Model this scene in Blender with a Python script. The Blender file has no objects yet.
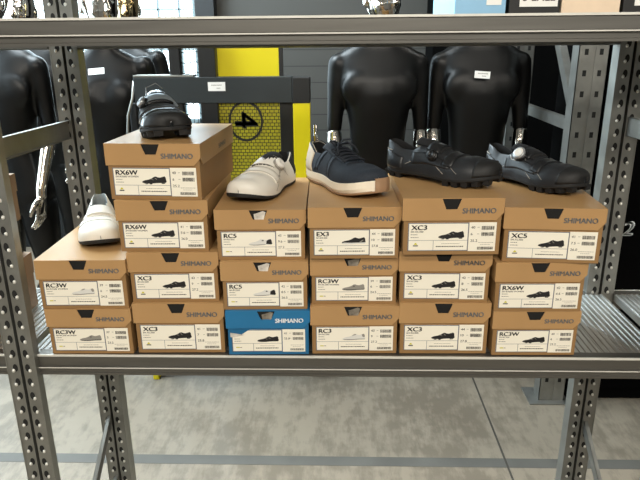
import bpy, bmesh, math, random
from mathutils import Vector, Matrix
random.seed(7)
sc = bpy.context.scene
col = sc.collection
R = math.radians
ZS = 0.85            # shelf deck top
CAMZ = 0.7203 + ZS

# ---------------------------------------------------------------- materials
def srgb(r, g, b):
    f = lambda c: (c/255/12.92) if c/255 <= .04045 else ((c/255+.055)/1.055)**2.4
    return (f(r), f(g), f(b), 1)

def mat(name, c, rough=.5, metal=0., var=0., scale=30., bump=0., bscale=200., coat=0., spec=.5, stretch=None, rvar=0.):
    m = bpy.data.materials.new(name); m.use_nodes = True
    nt = m.node_tree; b = nt.nodes['Principled BSDF']
    b.inputs['Base Color'].default_value = c
    b.inputs['Roughness'].default_value = rough
    b.inputs['Metallic'].default_value = metal
    b.inputs['Coat Weight'].default_value = coat
    b.inputs['Coat Roughness'].default_value = .12
    b.inputs['Specular IOR Level'].default_value = spec
    tc = nt.nodes.new('ShaderNodeTexCoord')
    def noise(sc_, det=4):
        n = nt.nodes.new('ShaderNodeTexNoise'); n.inputs['Scale'].default_value = sc_; n.inputs['Detail'].default_value = det
        if stretch:
            mp = nt.nodes.new('ShaderNodeMapping'); mp.inputs['Scale'].default_value = stretch
            nt.links.new(tc.outputs['Object'], mp.inputs['Vector']); nt.links.new(mp.outputs[0], n.inputs['Vector'])
        else:
            nt.links.new(tc.outputs['Object'], n.inputs['Vector'])
        return n
    if var > 0 or rvar > 0:
        n = noise(scale)
    if var > 0:
        r = nt.nodes.new('ShaderNodeValToRGB')
        r.color_ramp.elements[0].position = .3; r.color_ramp.elements[1].position = .7
        r.color_ramp.elements[0].color = tuple(x*(1-var) for x in c[:3]) + (1,)
        r.color_ramp.elements[1].color = tuple(min(1, x*(1+var)) for x in c[:3]) + (1,)
        nt.links.new(n.outputs['Fac'], r.inputs['Fac']); nt.links.new(r.outputs['Color'], b.inputs['Base Color'])
    if rvar > 0:
        mr = nt.nodes.new('ShaderNodeMapRange')
        mr.inputs['To Min'].default_value = max(.02, rough-rvar); mr.inputs['To Max'].default_value = rough+rvar
        nt.links.new(n.outputs['Fac'], mr.inputs['Value']); nt.links.new(mr.outputs[0], b.inputs['Roughness'])
    if bump > 0:
        n2 = noise(bscale)
        bp = nt.nodes.new('ShaderNodeBump'); bp.inputs['Strength'].default_value = bump; bp.inputs['Distance'].default_value = .002
        nt.links.new(n2.outputs['Fac'], bp.inputs['Height']); nt.links.new(bp.outputs[0], b.inputs['Normal'])
    return m

M = {}
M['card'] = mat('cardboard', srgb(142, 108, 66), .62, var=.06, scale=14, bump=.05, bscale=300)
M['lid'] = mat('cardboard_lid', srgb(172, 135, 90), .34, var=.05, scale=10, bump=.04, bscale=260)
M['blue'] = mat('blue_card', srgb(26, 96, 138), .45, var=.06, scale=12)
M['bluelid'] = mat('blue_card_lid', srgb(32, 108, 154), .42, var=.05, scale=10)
M['hole'] = mat('dark_inside', srgb(14, 13, 12), .9, var=.1)
M['tissue'] = mat('tissue_paper', srgb(196, 190, 180), .8, var=.35, scale=60, bump=.6, bscale=90)
M['greytissue'] = mat('grey_tissue', srgb(120, 112, 100), .8, var=.5, scale=60, bump=.6, bscale=90)
M['brand'] = mat('grey_ink', srgb(104, 106, 106), .6, var=.05)
M['whiteink'] = mat('white_ink', srgb(248, 250, 250), .6, var=.03)
M['ink'] = mat('black_ink', srgb(26, 25, 25), .6, var=.05)
M['fine'] = mat('fine_print_ink', srgb(120, 116, 108), .6, var=.05)
M['label'] = mat('label_paper', srgb(236, 230, 214), .5, var=.015, scale=20)
M['border'] = mat('label_border', srgb(98, 104, 118), .5, var=.05)
M['icon'] = mat('yellow_icon', srgb(196, 190, 40), .6, var=.05)
M['blackpic'] = mat('picture_black', srgb(22, 20, 20), .6, var=.1)
M['greypic'] = mat('picture_grey', srgb(140, 136, 128), .6, var=.1)
M['whitepic'] = mat('picture_white', srgb(214, 212, 206), .6, var=.05)
M['galv'] = mat('galvanised_steel', srgb(146, 146, 141), .42, metal=.78, var=.12, scale=18, bump=.03, bscale=120, rvar=.08)
M['galvdeck'] = mat('galvanised_deck', srgb(176, 176, 172), .32, metal=.7, var=.12, scale=12, stretch=(6, .6, 1), rvar=.1)
M['beam'] = mat('beam_steel', srgb(114, 112, 107), .40, metal=.8, var=.08, scale=9, stretch=(.4, 8, 8), rvar=.06)
M['bright'] = mat('bright_steel_edge', srgb(222, 220, 212), .35, metal=.25, var=.05)
M['slot'] = mat('slot_dark', srgb(22, 22, 21), .8, var=.1)
M['blackplastic'] = mat('mannequin_black', srgb(11, 11, 11), .38, var=.12, scale=8, spec=.30)
M['chrome'] = mat('chrome', srgb(214, 206, 196), .10, metal=1., var=.03, scale=10)
M['warmreflection'] = mat('chrome_warm_reflection', srgb(196, 172, 128), .14, metal=1., var=.05)  # gold tint paints a warm reflection into the chrome
M['rubber'] = mat('black_rubber', srgb(20, 20, 20), .65, var=.2, scale=60, bump=.2)
M['blackupper'] = mat('black_synthetic_upper', srgb(34, 36, 39), .42, var=.12, scale=40, bump=.06, bscale=500)
M['blackgloss'] = mat('black_glossy_upper', srgb(18, 19, 20), .22, var=.12, scale=40, coat=.4)
M['strapblack'] = mat('black_strap', srgb(28, 29, 31), .38, var=.1, scale=40)
M['strapsheen'] = mat('strap_sheen', srgb(152, 162, 170), .3, metal=.4, var=.1)  # pale colour paints the window highlight onto a black strap
M['lining'] = mat('dark_lining', srgb(16, 16, 17), .95, var=.2, scale=90, bump=.2)
M['greylining'] = mat('grey_lining', srgb(140, 148, 150), .85, var=.1, scale=90, bump=.2)
M['whiteupper'] = mat('white_upper', srgb(216, 211, 200), .42, var=.02, scale=30, bump=.03, bscale=500)
M['whitestrap'] = mat('white_strap', srgb(222, 217, 206), .40, var=.02)
M['seamgrey'] = mat('seam_grey', srgb(150, 144, 134), .6, var=.05)
M['navy'] = mat('navy_fabric', srgb(32, 40, 50), .8, var=.18, scale=260, bump=.35, bscale=700)
M['navyband'] = mat('navy_band', srgb(46, 56, 68), .6, var=.08, scale=60)
M['navydark'] = mat('navy_dark', srgb(20, 25, 34), .7, var=.1)
M['beige'] = mat('beige_heel', srgb(196, 182, 160), .7, var=.05, scale=90)
M['midsole'] = mat('white_midsole', srgb(238, 228, 208), .5, var=.02)
M['tan'] = mat('tan_rubber', srgb(150, 118, 88), .6, var=.06)
M['dialblack'] = mat('dial_black', srgb(20, 20, 21), .3, var=.05)
M['dialsilver'] = mat('dial_silver', srgb(176, 178, 180), .28, metal=.6, var=.05)
M['dialwhite'] = mat('dial_white', srgb(226, 222, 214), .35, var=.03)
M['standgrey'] = mat('stand_dark_grey', srgb(38, 44, 46), .4, var=.08, scale=10)
M['standblack'] = mat('stand_black', srgb(14, 16, 17), .45, var=.1, scale=10)
M['yellow'] = mat('yellow_panel', srgb(226, 208, 12), .38, var=.04, scale=6)
M['paper'] = mat('price_label_white', srgb(235, 234, 230), .5, var=.02)
M['curtain'] = mat('black_cladding', srgb(6, 6, 6), .9, var=.2, scale=5, spec=.05)
M['topblue'] = mat('pale_blue_card', srgb(140, 186, 218), .45, var=.03)
M['topblack'] = mat('black_card', srgb(20, 20, 21), .5, var=.08)
M['topbeige'] = mat('beige_card', srgb(226, 204, 178), .6, var=.04)
M['plainbrown'] = mat('plain_brown_card', srgb(134, 106, 78), .6, var=.06, scale=14)
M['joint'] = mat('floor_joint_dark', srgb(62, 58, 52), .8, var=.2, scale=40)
M['strip'] = mat('floor_shadow_grey', srgb(84, 82, 77), .6, var=.15, scale=7)  # grey of the floor shadow band
M['winframe'] = mat('window_frame_paint', srgb(120, 136, 140), .5, var=.05)
M['column'] = mat('dark_column', srgb(26, 30, 33), .5, var=.1)
M['ceil'] = mat('ceiling_paint', srgb(150, 150, 148), .8, var=.05, scale=2)
M['wallside'] = mat('side_wall_paint', srgb(120, 120, 118), .8, var=.06, scale=2)
M['wire'] = mat('dark_wire', srgb(26, 28, 22), .5, var=.1)

def node_mat(name):
    m = bpy.data.materials.new(name); m.use_nodes = True
    return m, m.node_tree, m.node_tree.nodes['Principled BSDF']

def floor_material():
    m, nt, b = node_mat('concrete_floor')
    tc = nt.nodes.new('ShaderNodeTexCoord')
    n1 = nt.nodes.new('ShaderNodeTexNoise'); n1.inputs['Scale'].default_value = 1.6; n1.inputs['Detail'].default_value = 8; n1.inputs['Roughness'].default_value = .62
    n2 = nt.nodes.new('ShaderNodeTexNoise'); n2.inputs['Scale'].default_value = 18; n2.inputs['Detail'].default_value = 6
    mp = nt.nodes.new('ShaderNodeMapping'); mp.inputs['Scale'].default_value = (3, .7, 1); mp.inputs['Rotation'].default_value = (0, 0, .5)
    n3 = nt.nodes.new('ShaderNodeTexNoise'); n3.inputs['Scale'].default_value = 6; n3.inputs['Detail'].default_value = 9; n3.inputs['Roughness'].default_value = .75
    for n in (n1, n2): nt.links.new(tc.outputs['Object'], n.inputs['Vector'])
    nt.links.new(tc.outputs['Object'], mp.inputs['Vector']); nt.links.new(mp.outputs[0], n3.inputs['Vector'])
    a = nt.nodes.new('ShaderNodeMath'); a.operation = 'ADD'
    a2 = nt.nodes.new('ShaderNodeMath'); a2.operation = 'MULTIPLY_ADD'; a2.inputs[1].default_value = .45
    nt.links.new(n1.outputs['Fac'], a.inputs[0]); nt.links.new(n3.outputs['Fac'], a.inputs[1])
    nt.links.new(n2.outputs['Fac'], a2.inputs[0]); nt.links.new(a.outputs[0], a2.inputs[2])
    r = nt.nodes.new('ShaderNodeValToRGB')
    e = r.color_ramp.elements
    e[0].position = .85; e[0].color = srgb(108, 99, 86)
    e[1].position = 1.55 if False else 1.0; e[1].color = srgb(131, 121, 106)
    sub = nt.nodes.new('ShaderNodeMath'); sub.operation = 'MULTIPLY'; sub.inputs[1].default_value = .76
    nt.links.new(a2.outputs[0], sub.inputs[0]); nt.links.new(sub.outputs[0], r.inputs['Fac'])
    nt.links.new(r.outputs['Color'], b.inputs['Base Color'])
    mr = nt.nodes.new('ShaderNodeMapRange'); mr.inputs['To Min'].default_value = .28; mr.inputs['To Max'].default_value = .6
    nt.links.new(n1.outputs['Fac'], mr.inputs['Value']); nt.links.new(mr.outputs[0], b.inputs['Roughness'])
    bp = nt.nodes.new('ShaderNodeBump'); bp.inputs['Strength'].default_value = .12; bp.inputs['Distance'].default_value = .01
    nt.links.new(n2.outputs['Fac'], bp.inputs['Height']); nt.links.new(bp.outputs[0], b.inputs['Normal'])
    return m
M['floor'] = floor_material()

def panel_wall_material():
    m, nt, b = node_mat('horizontal_panel_wall')
    tc = nt.nodes.new('ShaderNodeTexCoord'); sx = nt.nodes.new('ShaderNodeSeparateXYZ')
    nt.links.new(tc.outputs['Object'], sx.inputs[0])
    d = nt.nodes.new('ShaderNodeMath'); d.operation = 'DIVIDE'; d.inputs[1].default_value = .115
    fr = nt.nodes.new('ShaderNodeMath'); fr.operation = 'FRACT'
    lt = nt.nodes.new('ShaderNodeMath'); lt.operation = 'LESS_THAN'; lt.inputs[1].default_value = .06
    nt.links.new(sx.outputs['Z'], d.inputs[0]); nt.links.new(d.outputs[0], fr.inputs[0]); nt.links.new(fr.outputs[0], lt.inputs[0])
    mx = nt.nodes.new('ShaderNodeMix'); mx.data_type = 'RGBA'
    mx.inputs['A'].default_value = srgb(60, 60, 57); mx.inputs['B'].default_value = srgb(34, 34, 33)
    nt.links.new(lt.outputs[0], mx.inputs['Factor']); nt.links.new(mx.outputs['Result'], b.inputs['Base Color'])
    b.inputs['Roughness'].default_value = .6
    return m
M['panelwall'] = panel_wall_material()

def mesh_panel_material():
    m, nt, b = node_mat('yellow_honeycomb_panel')
    tc = nt.nodes.new('ShaderNodeTexCoord')
    mp = nt.nodes.new('ShaderNodeMapping'); mp.inputs['Rotation'].default_value = (R(90), 0, 0)
    br = nt.nodes.new('ShaderNodeTexBrick'); br.inputs['Scale'].default_value = 1
    br.inputs['Brick Width'].default_value = .0185; br.inputs['Row Height'].default_value = .0140
    br.inputs['Mortar Size'].default_value = .0016; br.inputs['Mortar Smooth'].default_value = .1
    br.inputs['Color1'].default_value = srgb(180, 170, 28); br.inputs['Color2'].default_value = srgb(164, 156, 30)
    br.inputs['Mortar'].default_value = srgb(40, 40, 16)
    nt.links.new(tc.outputs['Object'], mp.inputs[0]); nt.links.new(mp.outputs[0], br.inputs['Vector'])
    nt.links.new(br.outputs['Color'], b.inputs['Base Color']); b.inputs['Roughness'].default_value = .45
    return m
M['honey'] = mesh_panel_material()

def glass_material():
    m = bpy.data.materials.new('window_glass'); m.use_nodes = True; nt = m.node_tree
    nt.nodes.remove(nt.nodes['Principled BSDF'])
    t = nt.nodes.new('ShaderNodeBsdfTransparent'); t.inputs[0].default_value = (.93, .98, 1, 1)
    g = nt.nodes.new('ShaderNodeBsdfGlossy'); g.inputs['Roughness'].default_value = .03
    mx = nt.nodes.new('ShaderNodeMixShader'); mx.inputs[0].default_value = .07
    nt.links.new(t.outputs[0], mx.inputs[1]); nt.links.new(g.outputs[0], mx.inputs[2])
    nt.links.new(mx.outputs[0], nt.nodes['Material Output'].inputs[0])
    return m
M['glass'] = glass_material()

# ---------------------------------------------------------------- mesh builder
class MB:
    def __init__(s): s.v = []; s.f = []; s.m = []; s.sm = []
    def add(s, vs, fs, mi=0, smooth=False, T=None):
        o = len(s.v)
        s.v += [tuple(T @ Vector(q)) if T else tuple(q) for q in vs]
        for q in fs: s.f.append([o+i for i in q]); s.m.append(mi); s.sm.append(smooth)
    def box(s, a, b, mi=0, T=None):
        x0, y0, z0 = a; x1, y1, z1 = b
        s.add([(x0,y0,z0),(x1,y0,z0),(x1,y1,z0),(x0,y1,z0),(x0,y0,z1),(x1,y0,z1),(x1,y1,z1),(x0,y1,z1)],
              [(0,3,2,1),(4,5,6,7),(0,1,5,4),(1,2,6,5),(2,3,7,6),(3,0,4,7)], mi, False, T)
    def prism(s, poly, frame, d0, d1, mi=0, smooth=False):
        """poly 2-D, frame(u,v,d)->3-D point"""
        n = len(poly)
        vs = [frame(u, v, d0) for u, v in poly] + [frame(u, v, d1) for u, v in poly]
        fs = [tuple(range(n)), tuple(range(2*n-1, n-1, -1))]
        s.add(vs, fs, mi); s.add(vs, [(i, n+i, n+(i+1) % n, (i+1) % n) for i in range(n)], mi, smooth)
    def tube(s, pts, rad, n=10, mi=0, cap=True, smooth=True, flat=1.):
        pts = [Vector(p) for p in pts]
        if not isinstance(rad, (list, tuple)): rad = [rad]*len(pts)
        vs = []; up = None
        for i, p in enumerate(pts):
            d = (pts[min(i+1, len(pts)-1)] - pts[max(i-1, 0)]).normalized()
            if up is None:
                up = Vector((0, 0, 1)) if abs(d.z) < .9 else Vector((0, 1, 0))
            a = d.cross(up)
            if a.length < 1e-6: a = d.orthogonal()
            a.normalize(); b_ = a.cross(d).normalized(); up = b_
            for k in range(n):
                t = 2*math.pi*k/n
                vs.append(p + a*math.cos(t)*rad[i] + b_*math.sin(t)*rad[i]*flat)
        fs = []
        for i in range(len(pts)-1):
            for k in range(n):
                fs.append((i*n+k, i*n+(k+1) % n, (i+1)*n+(k+1) % n, (i+1)*n+k))
        if cap:
            fs.append(tuple(range(n-1, -1, -1))); fs.append(tuple(range((len(pts)-1)*n, len(pts)*n)))
        s.add(vs, fs, mi, smooth)
    def lathe(s, prof, T, n=24, mi=0, smooth=True, knurl=0.):
        vs = []; fs = []
        for r, z in prof:
            for k in range(n):
                t = 2*math.pi*k/n; rr = r*(1+(knurl if k % 2 else 0))
                vs.append((rr*math.cos(t), rr*math.sin(t), z))
        for i in range(len(prof)-1):
            for k in range(n):
                fs.append((i*n+k, i*n+(k+1) % n, (i+1)*n+(k+1) % n, (i+1)*n+k))
        fs.append(tuple(range((len(prof)-1)*n, len(prof)*n))); fs.append(tuple(range(n-1, -1, -1)))
        s.add(vs, fs, mi, smooth, T)
    def grid(s, P, mi=0, smooth=True, closed=False):
        nu, nv = len(P), len(P[0]); vs = [q for row in P for q in row]; fs = []
        for i in range(nu-1):
            for j in range(nv if closed else nv-1):
                fs.append((i*nv+j, i*nv+(j+1) % nv, (i+1)*nv+(j+1) % nv, (i+1)*nv+j))
        s.add(vs, fs, mi, smooth)
    def text(s, string, size, frame, mi=0, xs=1., align='L', bold=0., maxw=None):
        vs, fs, w = text_mesh(string, 0.)
        k = size/.70*1.0
        ww = w*k*xs
        if maxw and ww > maxw: xs *= maxw/ww; ww = maxw
        ox = {'L': 0, 'C': -ww/2, 'R': -ww}[align]
        for db in ((0,) if not bold else (-bold, 0, bold)):
            s.add([frame((x+db)*k*xs+ox, (y+db*.5)*k, 0) for x, y in vs], fs, mi)
    def build(s, name, mats, parent=None, bevel=0., recalc=True):
        me = bpy.data.meshes.new(name)
        me.from_pydata(s.v, [], s.f)
        for mm in (mats if isinstance(mats, (list, tuple)) else [mats]): me.materials.append(mm)
        me.polygons.foreach_set('material_index', s.m); me.polygons.foreach_set('use_smooth', s.sm)
        if recalc:
            bm = bmesh.new(); bm.from_mesh(me)
            bmesh.ops.remove_doubles(bm, verts=bm.verts, dist=1e-6)
            bmesh.ops.recalc_face_normals(bm, faces=bm.faces); bm.to_mesh(me); bm.free()
        me.update()
        o = bpy.data.objects.new(name, me); col.objects.link(o)
        if parent: o.parent = parent
        if bevel:
            b = o.modifiers.new('bevel', 'BEVEL'); b.width = bevel; b.segments = 2; b.limit_method = 'ANGLE'; b.angle_limit = R(40)
        return o

_tc = {}
def text_mesh(string, bold=0.):
    key = (string, bold)
    if key in _tc: return _tc[key]
    cu = bpy.data.curves.new('t', 'FONT'); cu.body = string; cu.size = 1.; cu.offset = bold; cu.resolution_u = 3
    o = bpy.data.objects.new('t', cu); col.objects.link(o)
    dg = bpy.context.evaluated_depsgraph_get()
    me = bpy.data.meshes.new_from_object(o.evaluated_get(dg))
    vs = [(v.co.x, v.co.y) for v in me.vertices]; fs = [tuple(p.vertices) for p in me.polygons]
    x0 = min((v[0] for v in vs), default=0); x1 = max((v[0] for v in vs), default=1)
    vs = [(x-x0, y) for x, y in vs]
    bpy.data.objects.remove(o); bpy.data.curves.remove(cu); bpy.data.meshes.remove(me)
    _tc[key] = (vs, fs, x1-x0)
    return _tc[key]

def thing(name, label, cat, loc=(0, 0, 0), rz=0., group=None):
    o = bpy.data.objects.new(name, None); o.empty_display_size = .05; col.objects.link(o)
    o.location = loc; o.rotation_euler = (0, 0, rz)
    o['label'] = label; o['category'] = cat
    if group: o['group'] = group
    return o
def tag(o, label, cat, group=None):
    o['label'] = label; o['category'] = cat
    if group: o['group'] = group
    return o
def struct(o): o['kind'] = 'structure'; return o
def dup(root, loc, rz, label, group=None):
    r = root.copy(); col.objects.link(r); r.location = loc; r.rotation_euler = (0, 0, rz); r['label'] = label
    if group: r['group'] = group
    for ch in list(root.children):
        c = ch.copy(); col.objects.link(c); c.parent = r
        for g in list(ch.children):
            d = g.copy(); col.objects.link(d); d.parent = c
    return r
def XZ(y):                  # frame: u->x, v->z, d->y
    return lambda u, v, d: (u, y+d, v)

# ---------------------------------------------------------------- setting
def simple_box(name, a, b, m):
    q = MB(); q.box(a, b); return q.build(name, m)
WY = 4.6
struct(simple_box('floor', (-2.9, -3, -.1), (4.5, WY+.2, 0), M['floor']))
struct(simple_box('ceiling', (-2.9, -3, 4.6), (4.5, WY+.2, 4.7), M['ceil']))
struct(simple_box('wall_right', (4.5, -3, 0), (4.6, WY+.2, 4.6), M['wallside']))
struct(simple_box('wall_front', (-2.9, -3.1, 0), (4.5, -3, 4.6), M['wallside']))
q = MB(); q.box((-3.0, -3, 0), (-2.9, WY+.2, .9)); q.box((-3.0, -3, 3.9), (-2.9, WY+.2, 4.6)); q.box((-3.0, -3, .9), (-2.9, .9, 3.9)); q.box((-3.0, 4.4, .9), (-2.9, WY+.2, 3.9))
struct(q.build('wall_left', M['wallside']))
# back wall: opening for the window on the left
wx0, wx1, wz0, wz1 = -2.82, -1.06, .95, 4.0
q = MB()
q.box((-.86, WY, 0), (4.5, WY+.2, 4.6))
struct(q.build('wall_back', M['panelwall']))
q = MB(); q.box((-2.9, WY, 0), (-.86, WY+.2, wz0)); q.box((-2.9, WY, wz1), (-.86, WY+.2, 4.6)); q.box((-2.9, WY, wz0), (wx0, WY+.2, wz1)); q.box((wx1+.06, WY, wz0), (-.86, WY+.2, wz1))
struct(q.build('wall_rear', M['column']))
def window(name, axis, a0, a1, z0, z1, pos, nx, nz):
    f = MB()
    def bar(u0, u1, v0, v1, t=.03):
        if axis == 'x': f.box((u0, pos-t, v0), (u1, pos+t, v1))
        else: f.box((pos-t, u0, v0), (pos+t, u1, v1))
    bar(a0, a0+.05, z0, z1); bar(a1-.05, a1, z0, z1); bar(a0, a1, z0, z0+.05); bar(a0, a1, z1-.05, z1)
    for i in range(1, nx): x = a0+(a1-a0)*i/nx; w = .022 if i % 4 == 0 else .007; bar(x-w, x+w, z0, z1, .02)
    for i in range(1, nz): z = z0+(z1-z0)*i/nz; bar(a0, a1, z-.005, z+.005, .02)
    root = struct(bpy.data.objects.new(name, None)); col.objects.link(root)
    f.build('window_frame', M['winframe'], root)
    g = MB()
    if axis == 'x': g.box((a0+.02, pos-.004, z0+.02), (a1-.02, pos+.004, z1-.02))
    else: g.box((pos-.004, a0+.02, z0+.02), (pos+.004, a1-.02, z1-.02))
    g.build('window_pane', M['glass'], root)
window('window_1', 'x', wx0, wx1+.06, wz0, wz1, WY+.1, 12, 11)
window('window_2', 'y', .9, 4.4, .9, 3.9, -2.95, 8, 5)
q = MB(); q.box((-.99, WY-.12, 0), (-.86, WY, 4.6)); struct(q.build('trim_1', M['column']))
# black cladding on the right half of the back wall, floor joint and painted shadow band
q = MB(); q.box((.62, 4.25, 0), (4.5, WY, 4.6)); struct(q.build('wall_cladding', M['curtain']))
bpy.data.objects['wall_cladding'].name = 'wall_back_right'
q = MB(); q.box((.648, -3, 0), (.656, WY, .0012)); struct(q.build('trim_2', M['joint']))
q = MB(); q.box((-2.9, 1.982, 0), (4.5, 2.036, .001)); struct(q.build('shadow_band', M['strip']))  # thin grey strip stands in for a shadow across the floor

# ---------------------------------------------------------------- shelving
rack = thing('shelving_unit', 'grey galvanised metal shelving with perforated uprights and ribbed deck', 'shelving', (0, 1.5, 0))
def rel(x, y, z): return (x, y-1.5, z)
def upright(cx, yf, w=.072, ztop=2.3, depth=.042, side=True):
    """C-profile upright: two punched strips with an open groove, yf = front face."""
    q = MB(); g = .008; s = (w-g)/2; t = .0022
    for sg in (-1, 1):
        xi, xo = cx+sg*g/2, cx+sg*w/2
        a, b = min(xi, xo), max(xi, xo)
        q.box(rel(a, yf, 0), rel(b, yf+t, ztop))
        q.box(rel(min(xo, xo-sg*t), yf+t, 0), rel(max(xo, xo-sg*t), yf+depth, ztop))
        q.box(rel(min(xi, xi+sg*t), yf+t, 0), rel(max(xi, xi+sg*t), yf+.022, ztop))
        # rolled edges
        q.box(rel(xo-.003 if sg > 0 else xo, yf-.0012, 0), rel(xo if sg > 0 else xo+.003, yf, ztop))
        cxs = (a+b)/2 - .002*sg
        z = .05
        while z < ztop-.03:
            pts = [(cxs-.003*sg+.0062*math.cos(k*math.pi/5), z+.002+.0105*math.sin(k*math.pi/5)) for k in range(10)]
            q.add([rel(u, yf-.0006, v) for u, v in pts], [tuple(range(10))], 1)
            # raised bright tongue under the punched hole
            n = 6; rows = []
            for i in range(4):
                rr = [1, .85, .55, 0.1][i]; dd = [0, .0022, .0036, .0042][i]
                rows.append([rel(cxs+.0022*sg+.0040*rr*math.cos(2*math.pi*k/10), yf-.0007-dd, z-.0055+.0050*rr*math.sin(2*math.pi*k/10)) for k in range(10)])
            q.grid(rows, 2, True, closed=True)
            z += .0385
    q.box(rel(cx-g/2-.001, yf+.022, 0), rel(cx+g/2+.001, yf+.024, ztop), 1)
    return q.build('upright', [M['galv'], M['slot'], M['bright']], rack, recalc=False)
FLX, FRX, RLX, RRX = -.764, .80, -.735, .772
upright(FLX, 1.288, depth=.024); upright(FRX, 1.288, depth=.024)
upright(RLX, 1.694, .076); upright(RRX, 1.694, .080)
for x in (FLX-1.56, FRX+1.56): upright(x, 1.288); upright(x, 1.694)

def beam(name, x0, x1, yf, ztop, hgt=.054, flip=1):
    k = hgt/.054
    prof = [(.003, 0), (0, -.002), (0, -.0045), (.0025, -.006), (.0025, -.030*k), (-.003, -.032*k), (-.003, -.0355*k), (.003, -.038*k), (.003, -.047*k), (0, -.0485*k), (0, -.054*k),
            (.012, -.054*k), (.028, -.05*k), (.028, 0)]
    q = MB()
    prof = [(yf+flip*a, ztop+b) for a, b in prof]
    q.prism(prof, lambda u, v, d: rel(d, u, v), x0, x1)
    # bright rolled lips
    q.box(rel(x0, min(yf-.0006*flip, yf+.003*flip), ztop-.0042), rel(x1, max(yf-.0006*flip, yf+.003*flip), ztop+.0006), 1)
    q.box(rel(x0, min(yf-.0036*flip, yf), ztop-.0345*k), rel(x1, max(yf-.0036*flip, yf), ztop-.0320*k), 1)
    return q.build('beam', [M['beam'], M['bright']], rack)
for zt in (ZS, 1.6145):
    for (a, b) in ((FLX+.036, FRX-.036), (FLX-1.52, FLX-.036), (FRX+.036, FRX+1.52)):
        beam('beam', a, b, 1.302, zt)
    for (a, b) in ((RLX+.04, RRX-.041), (RLX-1.52, RLX-.04), (RRX+.041, RRX+1.52)):
        beam('beam', a, b, 1.716, zt - (.012 if zt > 1 else 0), flip=-1)
# ribbed deck panels
def deck_panel(x0, w, z, parent):
    q = MB(); n = 5; pts = [(0, -.02), (0, 0)]
    for i in range(n):
        c = w*(i+.5)/n
        pts += [(c-.0042, 0), (c-.0022, .0028), (c+.0022, .0028), (c+.0042, 0)]
    pts += [(w, 0), (w, -.02), (w-.0015, -.02), (w-.0015, -.003), (.0015, -.003), (.0015, -.02)]
    q.prism([(u, v-.0028) for u, v in pts], lambda u, v, d: rel(x0+u, d, z+v), 1.331, 1.688)
    # folded front edge with punched slots
    q.box(rel(x0, 1.303, z-.0056), rel(x0+w, 1.331, z-.0028))
    for i in range(5):
        xx = x0+w*(i+.5)/5
        q.box(rel(xx-.0026, 1.309, z-.0028), rel(xx+.0026, 1.322, z-.0025), 1)
    return q.build('deck_panel', [M['galvdeck'], M['slot']], parent)
npan = 21; pw = (.781+.752)/npan
for i in range(npan): deck_panel(-.752+i*pw, pw-.0012, ZS, rack)
for i in range(7): deck_panel(-.772-(i+1)*pw, pw-.0012, ZS, rack)
for i in range(6): deck_panel(.812+i*pw, pw-.0012, ZS, rack)
q = MB(); q.box(rel(-.75, 1.331, 1.593), rel(2.2, 1.688, 1.600)); q.build('upper_deck', M['galvdeck'], rack)
def brace(p0, p1, w=.05, t=.012):
    """flat channel between the uprights of an end frame; w is the height"""
    q = MB(); x = p0[0]
    (y0, z0), (y1, z1) = p0[1:], p1[1:]
    d = Vector((y1-y0, z1-z0)).normalized(); n = Vector((-d.y, d.x))*w/2
    poly = [(y0+n.x, z0+n.y), (y1+n.x, z1+n.y), (y1-n.x, z1-n.y), (y0-n.x, z0-n.y)]
    q.prism(poly, lambda u, v, dd: rel(x+dd, u, v), -t/2, -t/2+.002)
    for s in (1, -1):
        e = [(a+n.x*s*.0, b) for a, b in poly]
        if s > 0: pl = [poly[0], poly[1], (poly[1][0]-n.x*.06, poly[1][1]-n.y*.06), (poly[0][0]-n.x*.06, poly[0][1]-n.y*.06)]
        else: pl = [poly[3], poly[2], (poly[2][0]+n.x*.06, poly[2][1]+n.y*.06), (poly[3][0]+n.x*.06, poly[3][1]+n.y*.06)]
        q.prism(pl, lambda u, v, dd: rel(x+dd, u, v), -t/2, t/2)
    return q.build('brace', M['galv'], rack)
for x in (-.745, .785):
    brace((x, 1.315, 1.345), (x, 1.70, 1.338), .05)
    brace((x, 1.315, .12), (x, 1.70, .40), .03)
    brace((x, 1.315, .16), (x, 1.70, .16), .04)

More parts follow.
